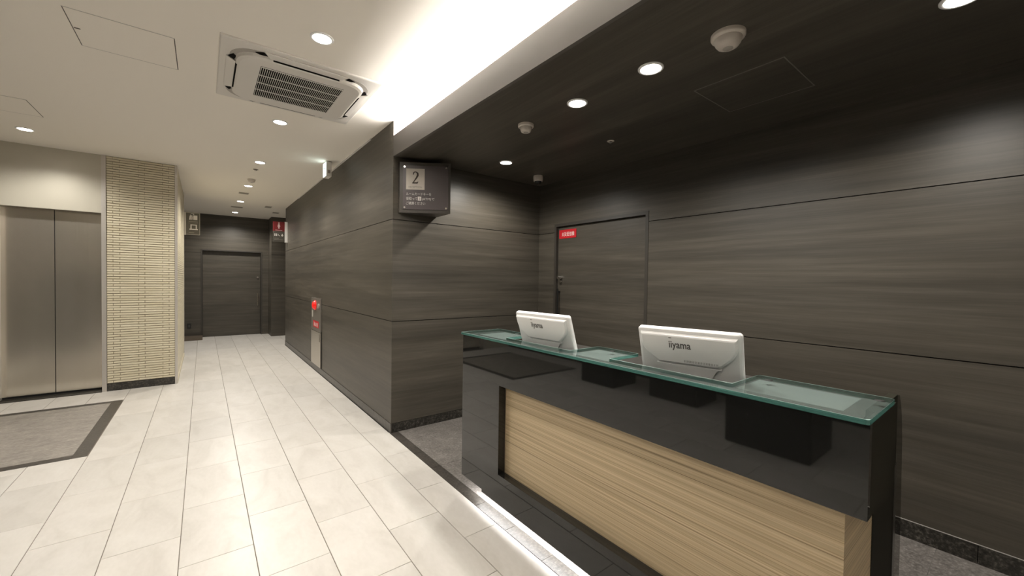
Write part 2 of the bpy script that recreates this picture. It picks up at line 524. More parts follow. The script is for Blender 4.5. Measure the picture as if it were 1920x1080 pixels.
st = box('cove_light_strip', 1.475, 1.525, COVE_Y0, COVE_Y1, 2.53, 2.645, LEDM)
tag(st, 'white light strip lying in the ceiling cove', 'light strip')
cove_light.parent = st; cove_light.location = Vector(cove_light.location)-st.location

# ---- walls of laminate panels
J = .003
# corridor wall
HY0, HY1 = 6.21, 6.845    # hydrant cabinet
wc = box('wall_corridor', WX+.006, 1.80, AY+.02, 9.42, 0, CZ, GAP)
tag(wc, 'long dark wood panelled wall between corridor and reception', 'wall', kind='structure')
ZJ = [.085, 1.014, 1.938, CZ]
for k, (a, b) in enumerate(zip(ZJ, ZJ[1:])):
    za, zb = a+(J if k else 0), b-(J if k < 2 else 0)
    box('wall_panel', WX, WX+.008, AY, 9.42, za, zb, WOOD, wc)
box('end_panel', WX, 1.80, 9.42, 9.43, .085, CZ, WOOD, wc)
bb = box('baseboard_corridor', WX-.006, WX+.006, AY-.006, 9.43, 0, .083, BORDER)
tag(bb, 'brown stone baseboard along the corridor wall', 'baseboard', kind='structure')
bm = bmesh.new(); add_box(bm, WX-.012, WX+.004, AY+.6, 8.0, CZ-.012, CZ)
tr = link_mesh('trim_4', bm, PAINTW, None); tag(tr, 'pale thin bead between corridor wall and ceiling', 'trim', kind='structure')

# alcove wall
wa = box('wall_alcove', 1.80, 3.35, AY+.006, AY+.2, 0, CZ, GAP)
tag(wa, 'dark wood panelled end wall of the reception alcove', 'wall', kind='structure')
ZA = [.085, 1.012, 1.936, SZ]
for k, (a, b) in enumerate(zip(ZA, ZA[1:])):
    box('wall_panel', WX+.008, BX, AY, AY+.008, a+(J if k else 0), b-(J if k < 2 else 0), WOOD, wa)
bb = box('baseboard_alcove', WX+.006, BX, AY-.006, AY+.005, 0, .083, GRAND)
tag(bb, 'black granite baseboard of the alcove wall', 'baseboard', kind='structure')

# back wall of the reception with a flush door
DY0, DY1, DZ = 2.095, 3.225, 2.0
wb = box('wall_reception', BX+.03, BX+.2, YB, AY+.02, 0, CZ, GAP)
tag(wb, 'long dark wood panelled wall behind the reception counter', 'wall', kind='structure')
ZB = [.098, 1.016, 1.938, SZ]
for k, (a, b) in enumerate(zip(ZB, ZB[1:])):
    za, zb = a+(J if k else 0), b-(J if k < 2 else 0)
    if k < 2:
        box('wall_panel', BX, BX+.03, YB, DY0-.03, za, zb, WOOD, wb)
        box('wall_panel', BX, BX+.03, DY1+.03, AY, za, zb, WOOD, wb)
    else:
        pts = [(YB, za), (DY0-.03, za), (DY0-.03, DZ+.03), (DY1+.03, DZ+.03), (DY1+.03, za), (AY, za), (AY, zb), (YB, zb)]
        prism('wall_panel', [Vector((BX, y, z)) for y, z in pts], (.03, 0, 0), WOOD, wb)
bb = empty('baseboard_reception', (BX, 0, 0), 'black granite baseboard behind the reception counter', 'baseboard', kind='structure')
yb = [YB] + [.13-.6*k for k in range(4, -1, -1)] + [.73, 1.33, 1.93, DY0-.03]
yb = sorted(set(round(v, 3) for v in yb))
for a, b in zip(yb, yb[1:]): box('baseboard_stone', BX-.008, BX+.01, a+.0012, b-.0012, 0, .096, GRAND, bb)
box('baseboard_stone', BX-.008, BX+.01, DY1+.03, AY-.006, 0, .096, GRAND, bb)
box('joint_line', BX-.0075, BX+.0, YB, DY0-.03, .0962, .0985, GROUTG, bb)

d2 = empty('door_2', (BX, (DY0+DY1)/2, 0), 'dark wood flush door behind the reception counter', 'door', kind='structure')
FR = plain('door_frame_paint', (.040, .035, .029), .45)
box('door_frame', BX-.004, BX+.06, DY1, DY1+.03, 0, DZ+.03, FR, d2)
box('door_frame', BX-.004, BX+.06, DY0-.03, DY0, 0, DZ+.03, FR, d2)
box('door_frame', BX-.004, BX+.06, DY0, DY1, DZ, DZ+.03, FR, d2)
leaf = box('door_leaf', BX+.028, BX+.06, DY0+.004, DY1-.004, .005, DZ-.004, WOODD, d2)
k = tube('door_knob', (BX+.028, 3.165, 1.44), (BX-.03, 3.165, 1.44), .017, CHROME, d2, 16)
tube('lock_cylinder', (BX+.028, 3.165, 1.395), (BX+.012, 3.165, 1.395), .012, CHROME, d2, 14)
bm = bmesh.new(); add_box(bm, BX-.012, BX+.002, 3.178, 3.198, .75, 1.32, .004)
add_box(bm, BX, BX+.028, 3.181, 3.195, .78, .80); add_box(bm, BX, BX+.028, 3.181, 3.195, 1.27, 1.29)
link_mesh('pull_handle', bm, BLACKM, d2)
# red plate on the door
rp = empty('door_sign', (BX+.028, 3.08, 1.87), 'red plate with white lettering at the top corner of the dark door', 'sign')
box('plate', BX+.0235, BX+.0275, 2.952, 3.205, 1.868, 1.962, RED, rp)
text('lettering', '火災受信機', (BX+.0230, 3.166, 1.895), (0, -1, 0), (0, 0, 1), .05, WHITEP, rp, width=.185)

# ---- elevator wall
we = empty('wall_elevator', (-1.35, EY, 0), 'elevator front wall with plain steel transom', 'wall', kind='structure')
EX0, EX1, EZ = -1.752, -.955, 2.132
box('transom_panel', EX0-.045, EX1, EY, EY+.03, EZ, CZ, TRANSOM, we)
box('side_panel', LX, EX0-.05, EY+.001, EY+.05, 0, CZ, TRANSOM, we)
box('shaft_lining', LX, EX1+.04, EY+.31, EY+.35, 0, CZ, GAP, we)
box('lintel', EX0, EX1, EY+.03, EY+.22, EZ+.001, EZ+.03, STEEL, we)
bm = bmesh.new(); add_box(bm, EX1, EX1+.040, EY-.012, EY+.22, 0, CZ)
tr = link_mesh('trim_5', bm, ALU, None); tag(tr, 'pale metal jamb strip right of the elevator doors', 'trim', kind='structure')
bm = bmesh.new(); add_box(bm, EX0-.045, EX0, EY-.012, EY+.22, 0, EZ)
tr = link_mesh('trim_6', bm, ALU, None); tag(tr, 'pale metal jamb strip left of the elevator doors', 'trim', kind='structure')
d1 = empty('door_1', (-1.353, EY+.18, 0), 'two-leaf brushed steel elevator door', 'door', kind='structure')
EM = -1.3535
box('door_leaf', EX0, EM-.0035, EY+.13, EY+.16, .03, EZ, STEEL, d1)
box('door_leaf', EM+.0035, EX1, EY+.13, EY+.16, .03, EZ, STEEL, d1)
box('door_gap', EM-.004, EM+.004, EY+.140, EY+.165, .03, EZ, GAP, d1)
bm = bmesh.new(); add_box(bm, EX0, EX1, EY-.03, EY+.20, -.02, .006)
for k in range(2): add_box(bm, EX0, EX1, EY+.06+k*.05, EY+.075+k*.05, .006, .010)
link_mesh('sill', bm, plain('sill_metal', (.045, .041, .034), .45, .5), d1)
box('door_shoe', EX0, EX1, EY+.135, EY+.165, .006, .03, GAP, d1)

# ---- tiled pier beside the elevator
PX0, PX1, PS = -.914, -.289, -.2665
PYE = 9.05
wp = box('wall_pier', PX0, PS-.012, EY+.010, PYE, 0, CZ, CREAMG)
tag(wp, 'pier clad in thin cream ceramic strips beside the elevator', 'wall', kind='structure')
ZT0, RH = .092, .02925
rows = int((CZ-ZT0)/RH)
strips = []
for q in range(rows+1):
    js = [-.7995, -.5756, -.3475] if q % 2 else [-.859, -.633, -.4076]
    xs = [PX0]+js+[PX1]
    for a, b in zip(xs, xs[1:]):
        strips.append((a, b, ZT0+q*RH, min(ZT0+(q+1)*RH, CZ)))
scache = {}
for (a, b, z0, z1) in strips[:300]:
    k = (round(b-a, 3), round(z1-z0, 3))
    if k not in scache:
        bm = bmesh.new(); h = (b-a)/2-.0017; g = (z1-z0)-.0058
        add_box(bm, -h, h, -.003, .009, 0, g)
        bmesh.ops.bevel(bm, geom=[e for e in bm.edges if all(v.co.y < 0 for v in e.verts)], offset=.002, segments=1, affect='EDGES')
        bmesh.ops.recalc_face_normals(bm, faces=bm.faces)
        me = bpy.data.meshes.new('ceramic_strip'); bm.to_mesh(me); bm.free(); me.materials.append(CREAM); scache[k] = me
    o = bpy.data.objects.new('ceramic_strip', scache[k]); COL.objects.link(o); o.parent = wp
    o.location = Vector(((a+b)/2, EY+.003+random.uniform(-.001, .001), z0+.0029))-wp.location
bm = bmesh.new()
for (a, b, z0, z1) in strips[300:]:
    if z1-z0 > .012: add_box(bm, a+.0017, b-.0017, EY+random.uniform(-.001, .001), EY+.011, z0+.0029, z1-.0029)
o = link_mesh('upper_strips', bm, CREAM, wp); o['kind'] = 'stuff'
bm = bmesh.new()
for q in range(rows+1):
    z0, z1 = ZT0+q*RH, min(ZT0+(q+1)*RH, CZ)
    y = EY+.02; k = 0
    while y < PYE and z1-z0 > .012:
        L = (.2255 if k else (.12 if q % 2 else .06)); k += 1
        add_box(bm, PS-.013, PS, y+.0017, min(y+L, PYE)-.0017, z0+.0029, z1-.0029); y += L
o = link_mesh('side_strips', bm, CREAM, wp); o['kind'] = 'stuff'
box('corner_bead', PX1, PS+.003, EY-.004, EY+.020, 0, CZ, ALU, wp)
box('corner_bead', PS-.012, PS+.003, PYE, PYE+.012, 0, CZ, ALU, wp)
bb = box('baseboard_pier', PX0, PX1, EY-.006, EY+.008, 0, .090, GRAND)
tag(bb, 'black granite baseboard of the tiled pier', 'baseboard', kind='structure')
bb = box('baseboard_pier_side', PS-.010, PS+.006, EY+.022, PYE, 0, .05, CREAM)
tag(bb, 'cream base strip on the corridor side of the pier', 'baseboard', kind='structure')

# ---- far end of the corridor
wf = box('wall_far', -3.6, 1.3, FY+.12, FY+.3, 0, CZ, GAP)
tag(wf, 'dark wood panelled wall at the end of the corridor', 'wall', kind='structure')
FX0, FX1, FZ = -.015, 1.112, 1.985
box('wall_panel', -3.6, FX0-.03, FY, FY+.12, 0, 1.93, WOOD, wf)
pts = [(-3.6, 1.934), (FX0-.03, 1.934), (FX0-.03, FZ+.03), (FX1+.03, FZ+.03), (FX1+.03, 1.934), (1.3, 1.934), (1.3, CZ), (-3.6, CZ)]
prism('wall_panel', [Vector((x, FY, z)) for x, z in pts], (0, .12, 0), WOOD, wf)
box('wall_panel', FX1+.03, 1.3, FY, FY+.12, 0, 1.93, WOOD, wf)
d3 = empty('door_3', ((FX0+FX1)/2, FY+.06, 0), 'dark wood flush door at the end of the corridor', 'door', kind='structure')
for a, b, z0, z1 in ((FX0-.03, FX0, 0, FZ+.03), (FX1, FX1+.03, 0, FZ+.03), (FX0, FX1, FZ, FZ+.03)):
    box('door_frame', a, b, FY-.006, FY+.12, z0, z1, FR, d3)
box('door_leaf', FX0+.005, FX1-.005, FY+.085, FY+.119, .006, FZ-.005, WOODD, d3)
bm = bmesh.new(); add_tube(bm, (1.052, FY+.03, .70), (1.052, FY+.03, 1.0), .008)
add_tube(bm, (1.052, FY+.03, .72), (1.052, FY+.085, .72), .009); add_tube(bm, (1.052, FY+.03, .98), (1.052, FY+.085, .98), .009)
link_mesh('pull_handle', bm, CHROME, d3)
tube('lock_cylinder', (1.052, FY+.085, 1.385), (1.052, FY+.06, 1.385), .022, CHROME, d3, 14)
bm = bmesh.new(); add_box(bm, 1.27, 3.3, 10.93, FY+.3, 0, CZ)
pr = link_mesh('wall_pier_far', bm, WOOD, None); tag(pr, 'dark pier right of the door at the end of the corridor', 'wall', kind='structure')
box('joint_line', 1.268, 3.3, 10.928, 10.931, 1.932, 1.936, GAP, pr)
bm = bmesh.new(); add_box(bm, 3.3, 3.4, 9.3, FY, 0, CZ)
tag(link_mesh('wall_side_corridor', bm, WOOD), 'dark wall closing the side corridor to the right', 'wall', kind='structure')
bm = bmesh.new(); add_box(bm, 1.80, 3.4, 9.3, 9.42, 0, CZ)
tag(link_mesh('wall_side_corridor_front', bm, WOOD), 'dark wall of the side corridor behind the long panelled wall', 'wall', kind='structure')
bm = bmesh.new(); add_box(bm, -3.7, -3.6, 8.95, FY+.3, 0, CZ)
tag(link_mesh('wall_nook', bm, WOOD), 'dark wall closing the nook left of the corridor', 'wall', kind='structure')
bm = bmesh.new(); add_box(bm, -3.7, PS-.012, 8.9, 8.95, 0, CZ)
bm.free()
bm = bmesh.new(); add_box(bm, -3.7, PX0, 8.95, 9.03, 0, CZ)
tag(link_mesh('wall_nook_front', bm, WOOD), 'dark wall between the nook and the elevator shaft', 'wall', kind='structure')
pl = box('plinth', -1.2, -.012, 11.02, FY-.001, 0, .055, PLINTHW)
tag(pl, 'low brown plinth at the foot of the wall left of the far door', 'plinth')
so = empty('wall_socket', (-.25, FY, .28), 'small dark wall socket low on the wall left of the far door', 'socket')
box('cover_plate', -.285, -.215, FY-.008, FY, .22, .335, BLACKM, so)
box('socket_insert', -.265, -.235, FY-.010, FY-.008, .25, .305, plain('socket_grey', (.05, .048, .045), .5), so)

# ---- walls outside the frame (mirrored in the counter)
bm = bmesh.new(); add_box(bm, LX-.15, LX, YB, EY, 0, CZ)
tag(link_mesh('wall_left', bm, WOOD), 'dark panelled wall left of the lobby', 'wall', kind='structure')
bm = bmesh.new(); add_box(bm, LX-.15, 3.4, YB-.15, YB, 0, CZ)
tag(link_mesh('wall_behind', bm, plain('beige_wall', (.62, .58, .52), .8)), 'plain beige wall opposite the corridor', 'wall', kind='structure')

# ================================================================== CEILING FITTINGS
def downlight(x, y, z, label, group, power=1.0, beam=154):
    e = empty('downlight', (x, y, z), label, 'downlight', group)
    lathe('trim_ring', [(.051, -.001), (.051, -.006), (.060, -.006), (.064, -.003), (.064, 0)], (x, y, z), WHITE, e)
    lathe('lens', [(0, -.0045), (.052, -.0045)], (x, y, z), LAMPM, e, smooth=False)
    d = bpy.data.lights.new('downlight_lamp', 'SPOT'); d.energy = DOWN_W*power; d.color = WARM
    d.spot_size = math.radians(beam); d.spot_blend = .65; d.shadow_soft_size = .045
    l = bpy.data.objects.new('downlight_lamp', d); COL.objects.link(l); l.parent = e; l.location = (0, 0, -.055)
    return e
GC, GR = 'round downlights in the white ceiling', 'round downlights in the dark soffit'
cn = ['nearest corridor downlight, beside the air conditioner panel', 'second corridor downlight, just beyond the air conditioner',
      'third corridor downlight, before the small sprinkler', 'fourth corridor downlight, just beyond the smoke detector',
      'fifth corridor downlight, second from the far door', 'farthest corridor downlight, close to the far dark wall']
for k in range(6): downlight(.556, 2.59+1.628*k, CZ, cn[k], GC, .62 if k == 0 else (.82 if k == 1 else 1.2))
downlight(-1.381, 6.05, CZ, 'downlight in front of the elevator doors', GC, .64)
for x, y, lb in ((.556, .96, 'unseen added lobby downlight overhead, nearer than the one beside the air conditioner'), (.556, -.67, 'unseen added lobby downlight close to the plain beige wall'),
                 (-1.381, 4.2, 'unseen added lobby downlight above the grey floor inlay'), (-1.381, 2.35, 'unseen added lobby downlight above the middle kiosk'), (-1.381, .5, 'unseen added lobby downlight beside the nearest kiosk')):
    downlight(x, y, CZ, lb, GC, .15 if x > 0 else (.8 if y > 3 else .6))  # downlights out of view, added for the room light
downlight(1.822, 1.218, SZ, 'soffit downlight above the right monitor', GR, .74, 163)
downlight(1.827, 1.733, SZ, 'soffit downlight above the left monitor', GR, .74, 163)
downlight(2.237, 3.014, SZ, 'soffit downlight nearest the reception sign', GR, .74, 163)
downlight(2.286, .183, SZ, 'soffit downlight cut by the top edge of the photograph', GR, .74, 163)

def hatch(name, x0, x1, y0, y1, z, m, fm, label, wd, dark=None):
    e = empty(name, ((x0+x1)/2, (y0+y1)/2, z), label, 'access panel', 'ceiling access panels')
    box('hatch_panel', x0+wd, x1-wd, y0+wd, y1-wd, z-.0012, z+.004, m, e)
    for a, b, c, d, mm in ((x0, x1, y0, y0+wd, fm), (x0, x1, y1-wd, y1, fm), (x0, x0+wd, y0+wd, y1-wd, dark or fm), (x1-wd, x1, y0+wd, y1-wd, dark or fm)):
        box('frame_bar', a, b, c, d, z-.0016 if mm is fm else z-.0005, z+.003, mm, e)
    return e
LINE = plain('hatch_line', (.52, .49, .45), .6); LINED = plain('hatch_gap', (.10, .085, .065), .7)
h = hatch('ceiling_hatch', -.594, -.134, 3.152, 3.614, CZ, PAINT, LINE, 'large square access panel in the white ceiling, left of the air conditioner', .005, LINED)
box('latch', -.586, -.560, 3.375, 3.385, CZ-.003, CZ, LINED, h)
hatch('ceiling_hatch', -1.60, -1.141, 5.03, 5.487, CZ, PAINT, LINE, 'square access panel in the white ceiling near the elevator', .005, LINED)
hatch('soffit_hatch', 2.222, 2.672, .750, 1.204, SZ, WOODC, HINGE, 'square access panel with thin metal frame in the dark soffit', .006)

# air conditioner cassette
ax, ay = .556, 3.378
ac = empty('air_conditioner', (ax, ay, CZ), 'square white ceiling cassette air conditioner with a dark slatted grille', 'air conditioner')
def rsq(h, rr, z, n=8):
    p = []
    for k, (sx, sy) in enumerate(((1, 1), (-1, 1), (-1, -1), (1, -1))):
        for i in range(n+1):
            a = k*math.pi/2+i/n*math.pi/2
            p.append(Vector((ax+sx*(h-rr)+rr*math.cos(a), ay+sy*(h-rr)+rr*math.sin(a), z)))
    return p
def loft(name, loops, m, parent, cap=True):
    bm = bmesh.new(); vs = [[bm.verts.new(p) for p in lp] for lp in loops]
    for a, b in zip(vs, vs[1:]):
        for k in range(len(a)): bm.faces.new((a[k], a[(k+1) % len(a)], b[(k+1) % len(a)], b[k]))
    if cap: bm.faces.new(vs[0]); bm.faces.new(vs[-1])
    return link_mesh(name, bm, m, parent)
loft('panel', [rsq(.478, .004, CZ), rsq(.478, .004, CZ-.010), rsq(.472, .006, CZ-.014), rsq(.442, .14, CZ-.016)], ACW, ac)
loft('air_outlet', [rsq(.425, .15, CZ-.0155), rsq(.425, .15, CZ-.0175)], plain('outlet_shade', (.40, .37, .33), .7), ac)
loft('center_cover', [rsq(.395, .13, CZ-.016), rsq(.388, .13, CZ-.034), rsq(.370, .12, CZ-.041)], ACW, ac)
for k in range(4):      # swing flaps on the four sides
    cs, sn = [(1, 0), (0, 1), (-1, 0), (0, -1)][k]
    def P(a, b, z): return Vector((ax+a*cs-b*sn, ay+a*sn+b*cs, CZ+z))
    lp = [(.388, -.215), (.440, -.250), (.440, .250), (.388, .215)]
    bm = bmesh.new(); add_prism(bm, [P(a, b, -.024 if a < .4 else -.017) for a, b in lp], (0, 0, -.006))
    link_mesh('flap', bm, ACW, ac)
    bm = bmesh.new(); add_prism(bm, [P(a, b, -.0365) for a, b in ((.382, -.20), (.391, -.20), (.391, .20), (.382, .20))], (0, 0, .02))
    link_mesh('flap_gap', bm, DARKIN, ac)
    for sg in (-1, 1):
        bm = bmesh.new(); add_prism(bm, [P(a, b, -.0185) for a, b in ((.400, sg*.225), (.432, sg*.255), (.405, sg*.30), (.388, sg*.27))], (0, 0, -.003))
        link_mesh('outlet_corner', bm, DARKIN, ac)
gz = CZ-.0435
gx0, gx1, gy0, gy1 = ax-.252, ax+.252, ay-.275, ay+.235
loft('grille_seat', [[Vector((gx0-.008, gy0-.008, gz+.003)), Vector((gx1+.008, gy0-.008, gz+.003)), Vector((gx1+.008, gy1+.008, gz+.003)), Vector((gx0-.008, gy1+.008, gz+.003))],
                     [Vector((gx0, gy0, gz+.0015)), Vector((gx1, gy0, gz+.0015)), Vector((gx1, gy1, gz+.0015)), Vector((gx0, gy1, gz+.0015))]], DARKIN, ac)
ns = 42
bm = bmesh.new(); add_box(bm, -.0016, .0016, gy0-ay, gy1-ay, -.0012, .0012)
sl = bpy.data.meshes.new('slat'); bmesh.ops.recalc_face_normals(bm, faces=bm.faces); bm.to_mesh(sl); bm.free(); sl.materials.append(ACW)
for k in range(ns+1):
    o = bpy.data.objects.new('slat', sl); COL.objects.link(o); o.parent = ac
    o.location = (gx0+(gx1-gx0)*k/ns-ax, 0, gz-CZ)
for k in range(5):
    y = gy0+(gy1-gy0)*k/4
    box('cross_bar', gx0-.004, gx1+.004, y-.0035, y+.0035, gz-.0022, gz+.001, ACW, ac)

# detectors, camera, sprinklers
def detector(x, y, z, s, label, prof):
    e = empty('smoke_detector', (x, y, z), label, 'smoke detector')
    lathe('base_plate', [(s, 0), (s, -.012), (s*.96, -.018), (s*.8, -.021)], (x, y, z), SMOKEW, e)
    lathe('sensor_dome', [(a*s, b) for a, b in prof], (x, y, z), SMOKEW, e)
    lathe('sensor_cap', [(s*.30, prof[-1][1]-.0002), (s*.28, prof[-1][1]-.002), (0, prof[-1][1]-.002)], (x, y, z), plain('detector_grey', (.42, .385, .345), .5), e)
    return e
detector(1.838, .842, SZ, .070, 'large round cream detector in the soffit next to the square access panel',
         [(.82, -.018), (.80, -.026), (.74, -.040), (.60, -.053), (.42, -.060), (.30, -.061)])
detector(1.804, 2.202, SZ, .056, 'small cream smoke detector between two soffit downlights',
         [(.74, -.019), (.70, -.036), (.60, -.049), (.50, -.053), (.30, -.053)])
e = detector(.556, 6.95, CZ, .050, 'smoke detector in the white corridor ceiling',
         [(.85, -.018), (.82, -.03), (.70, -.042), (.5, -.046), (.30, -.046)])
cd = empty('security_camera', (2.784, 3.183, SZ), 'small white dome security camera near the alcove corner', 'security camera')
lathe('housing', [(.050, 0), (.052, -.02), (.050, -.045), (.046, -.058), (.036, -.058)], (2.784, 3.183, SZ), SMOKEW, cd)
lathe('dome', [(.040, -.050)] + [(.038*math.cos(a*math.pi/12), -.056-.030*math.sin(a*math.pi/12)) for a in range(0, 7)], (2.784, 3.183, SZ), plain('dark_dome', (.015, .015, .014), .05), cd)
def sprinkler(x, y, z, label, s=1, m=SMOKEW):
    e = empty('sprinkler_head', (x, y, z), label, 'sprinkler', 'ceiling sprinklers')
    lathe('escutcheon', [(.028*s, 0), (.028*s, -.003), (.018*s, -.006), (.012*s, -.006)], (x, y, z), m, e)
    lathe('deflector', [(.008*s, -.004), (.007*s, -.014), (.013*s, -.015), (.013*s, -.017), (0, -.018)], (x, y, z), CHROME, e)
sprinkler(2.522, 2.03, SZ, 'small round sprinkler head in the dark soffit')
sprinkler(.548, 6.27, CZ, 'small sprinkler head in the white corridor ceiling', 1.1, plain('sprinkler_brown', (.25, .21, .17), .5))
def vent(x, y, wx, wy, label):
    e = empty('slot_vent', (x, y, CZ), label, 'ceiling vent', 'flat slot vents in the corridor ceiling')
    vm = plain('vent_metal', (.50, .47, .42), .5)
    box('vent_frame', x-wx, x+wx, y-wy, y+wy, CZ-.006, CZ, vm, e)
    for k in range(3):
        yy = y-wy*.6+k*wy*.6
        box('vent_slot', x-wx*.9, x+wx*.9, yy-wy*.18, yy+wy*.18, CZ-.007, CZ-.006, plain('vent_slot_shade', (.27, .245, .205), .7), e)
vent(.544, 8.17, .07, .07, 'flat slot vent between the fourth and fifth corridor downlights')
vent(.541, 9.89, .10, .07, 'flat slot vent between the two farthest corridor downlights')
vent(1.041, 9.44, .055, .10, 'flat slot vent near the end of the long panelled wall')
vent(1.264, 10.18, .06, .08, 'flat slot vent before the dark far pier')

# exit sign
ex = empty('exit_sign', (1.20, 5.25, CZ), 'small lit green and white exit sign box hanging from the corridor ceiling', 'exit sign')
box('mount', 1.185, 1.215, 5.25, 5.32, CZ-.012, CZ, WHITE, ex)
box('housing', 1.1745, 1.235, 5.214, 5.357, CZ-.188, CZ-.012, ACW, ex, .004)
box('lit_face', 1.168, 1.1745, 5.220, 5.351, CZ-.178, CZ-.022, EXITM, ex)
figo, figr, figu = (1.1678, 5.345, CZ-.165), (0, -1, 0), (0, 0, 1)
flat('running_figure', [disc2(.045, .112, .013), stroke2([(.040, .095), (.036, .066), (.050, .044), (.041, .017)], .016), stroke2([(.036, .066), (.018, .050), (.006, .033)], .013), stroke2([(.040, .092), (.062, .076)], .011), stroke2([(.040, .092), (.020, .078)], .011)], figo, figr, figu, GREEN, ex)
flat('arrow', [[(.072, .068), (.090, .092), (.090, .077), (.114, .077), (.114, .058), (.090, .058), (.090, .043)]], figo, figr, figu, GREEN, ex)
box('side_label', 1.190, 1.220, 5.2125, 5.214, CZ-.15, CZ-.11, GREYP, ex)

# ================================================================== WALL SIGNS
# reception sign: a wedge-shaped box turned towards the lobby
sg = empty('reception_sign', (1.60, AY, 2.0), 'grey wedge-shaped sign with a large 2 on a cream square', 'sign')
A0 = Vector((1.400, 3.489, 1.998)); A1 = Vector((1.780, 3.240, 1.998)); sh_ = 2.452-1.998
body = [Vector((1.400, AY-.001, 1.998)), A0, A1, Vector((1.780, AY-.001, 1.998))]
prism('sign_box', body, (0, 0, sh_), SIGNB, sg)
SR = (A1-A0).normalized(); SU = Vector((0, 0, 1)); SN = SR.cross(SU)
SWd = (A1-A0).length
def SP(a, b, d=0): return A0+SR*a+SU*b+SN*d
prism('sign_face', [SP(.030, .030), SP(SWd-.022, .030), SP(SWd-.022, sh_-.030), SP(.030, sh_-.030)], SN*.006, SIGNG, sg)
def ST(name, loops, m, d=.0062): return flat(name, loops, SP(0, 0, d), SR, SU, m, sg)
ST('cream_square', [rect2(.058, .208, .222, .396)], CREAMP)
two = stroke2([(.120, .340), (.123, .356), (.134, .367), (.148, .366), (.160, .354), (.161, .336), (.150, .314), (.134, .290), (.120, .270)],
              [.006, .010, .009, .010, .016, .017, .014, .010, .007])
ST('numeral', [two, [(.113, .262), (.160, .262), (.167, .281), (.161, .281), (.156, .275), (.113, .272)]], SIGNK, .0072)
text('lettering_reception', 'RECEPTION', SP(.140, .222, .0075), SR, SU, .024, GREYP, sg, 'CENTER', .118)
text('lettering', 'ルームカードキーを', SP(.060, .158, .0065), SR, SU, .030, WHITEP, sg, width=.222)
text('lettering', '受取って', SP(.060, .116, .0065), SR, SU, .030, WHITEP, sg, width=.098)
ST('number_square', [rect2(.163, .110, .194, .146)], WHITEP, .0065)
text('lettering', '3', SP(.1785, .116, .0080), SR, SU, .030, SIGNG, sg, 'CENTER')
text('lettering', '(ATM)で', SP(.200, .116, .0065), SR, SU, .030, WHITEP, sg, width=.112)
text('lettering', 'ご精算ください', SP(.060, .074, .0065), SR, SU, .030, WHITEP, sg, width=.170)
for a, b in ((.046, .045), (SWd-.038, .045), (.046, sh_-.045), (SWd-.038, sh_-.045)):
    tube('standoff_bolt', SP(a, b, .004), SP(a, b, .016), .009, CHROME, sg, 16)

# hanging corridor signs
def picto_sign(name, x0, x1, y, z0, z1, label):
    e = empty(name, ((x0+x1)/2, y, z0), label, 'sign')
    box('plate', x0, x1, y, y+.022, z0, z1, plain(name+'_grey', (.115, .105, .085), .4), e)
    return e
ls = picto_sign('vending_corner_sign', -.236, -.045, 9.0, 2.122, 2.508, 'grey sign with white machine and laptop pictograms on the tiled pier')
box('bracket', -.2665, -.236, 8.998, 9.024, 2.115, 2.515, ALU, ls)
EDG = plain('sign_edge', (.40, .375, .33), .5)
for a, b, c, d in ((-.236, -.045, 2.122, 2.130), (-.236, -.045, 2.500, 2.508), (-.053, -.045, 2.130, 2.500)):
    box('edge_strip', a, b, 8.996, 9.0, c, d, EDG, ls)
O, Rv, Uv = (-.236, 8.999, 2.122), (1, 0, 0), (0, 0, 1)
flat('pictogram_machine', [rect2(.098, .262, .155, .34), stroke2([(.052, .26), (.058, .32), (.075, .355), (.11, .362)], .02), stroke2([(.075, .35), (.082, .30), (.078, .262)], .016), disc2(.082, .362, .016)], O, Rv, Uv, WHITEP, ls)
flat('dividing_line', [rect2(.03, .200, .165, .204)], O, Rv, Uv, GREYP, ls)
CAPG = plain('caption_grey', (.28, .26, .22), .6)
flat('caption_bar', [rect2(.035, .222, .16, .236)], O, Rv, Uv, CAPG, ls)
flat('caption_bar', [rect2(.035, .03, .11, .04)], O, Rv, Uv, CAPG, ls)
flat('pictogram_laptop', [[(.060, .105), (.075, .105), (.075, .165), (.132, .165), (.132, .105), (.147, .105), (.147, .18), (.060, .18)], rect2(.045, .088, .162, .103)], O, Rv, Uv, WHITEP, ls)

rs = empty('restroom_sign', (1.2, 9.2, 2.107), 'red and grey restroom sign sticking out of the long panelled wall', 'sign')
box('plate', 1.097, 1.300, 9.2, 9.222, 2.107, 2.318, plain('restroom_grey', (.09, .083, .07), .4), rs)
box('plate', 1.097, 1.300, 9.2, 9.222, 2.318, 2.507, plain('restroom_red', (.20, .022, .025), .4), rs)
box('bracket', 1.300, WX, 9.196, 9.226, 2.100, 2.514, WHITE, rs)
O = (1.097, 9.199, 2.107)
flat('pictogram_woman', [disc2(.100, .372, .014), [(.088, .352), (.112, .352), (.125, .300), (.112, .300), (.112, .262), (.088, .262), (.088, .300), (.075, .300)], rect2(.040, .228, .160, .236)], O, Rv, Uv, plain('pink_print', (.75, .55, .55), .6), rs)
flat('pictogram_row', [disc2(.032, .155, .008), rect2(.024, .115, .040, .145), disc2(.062, .155, .008), rect2(.054, .115, .070, .145), stroke2([(.092, .155), (.092, .13), (.112, .125), (.118, .112)], .008),
      disc2(.160, .128, .018), disc2(.160, .152, .010)], O, Rv, Uv, WHITEP, rs)
CAPR = plain('restroom_caption', (.25, .235, .21), .6)
flat('caption_bar', [rect2(.020, .062, .10, .072)], O, Rv, Uv, CAPR, rs)
flat('caption_bar', [rect2(.020, .038, .17, .048)], O, Rv, Uv, CAPR, rs)

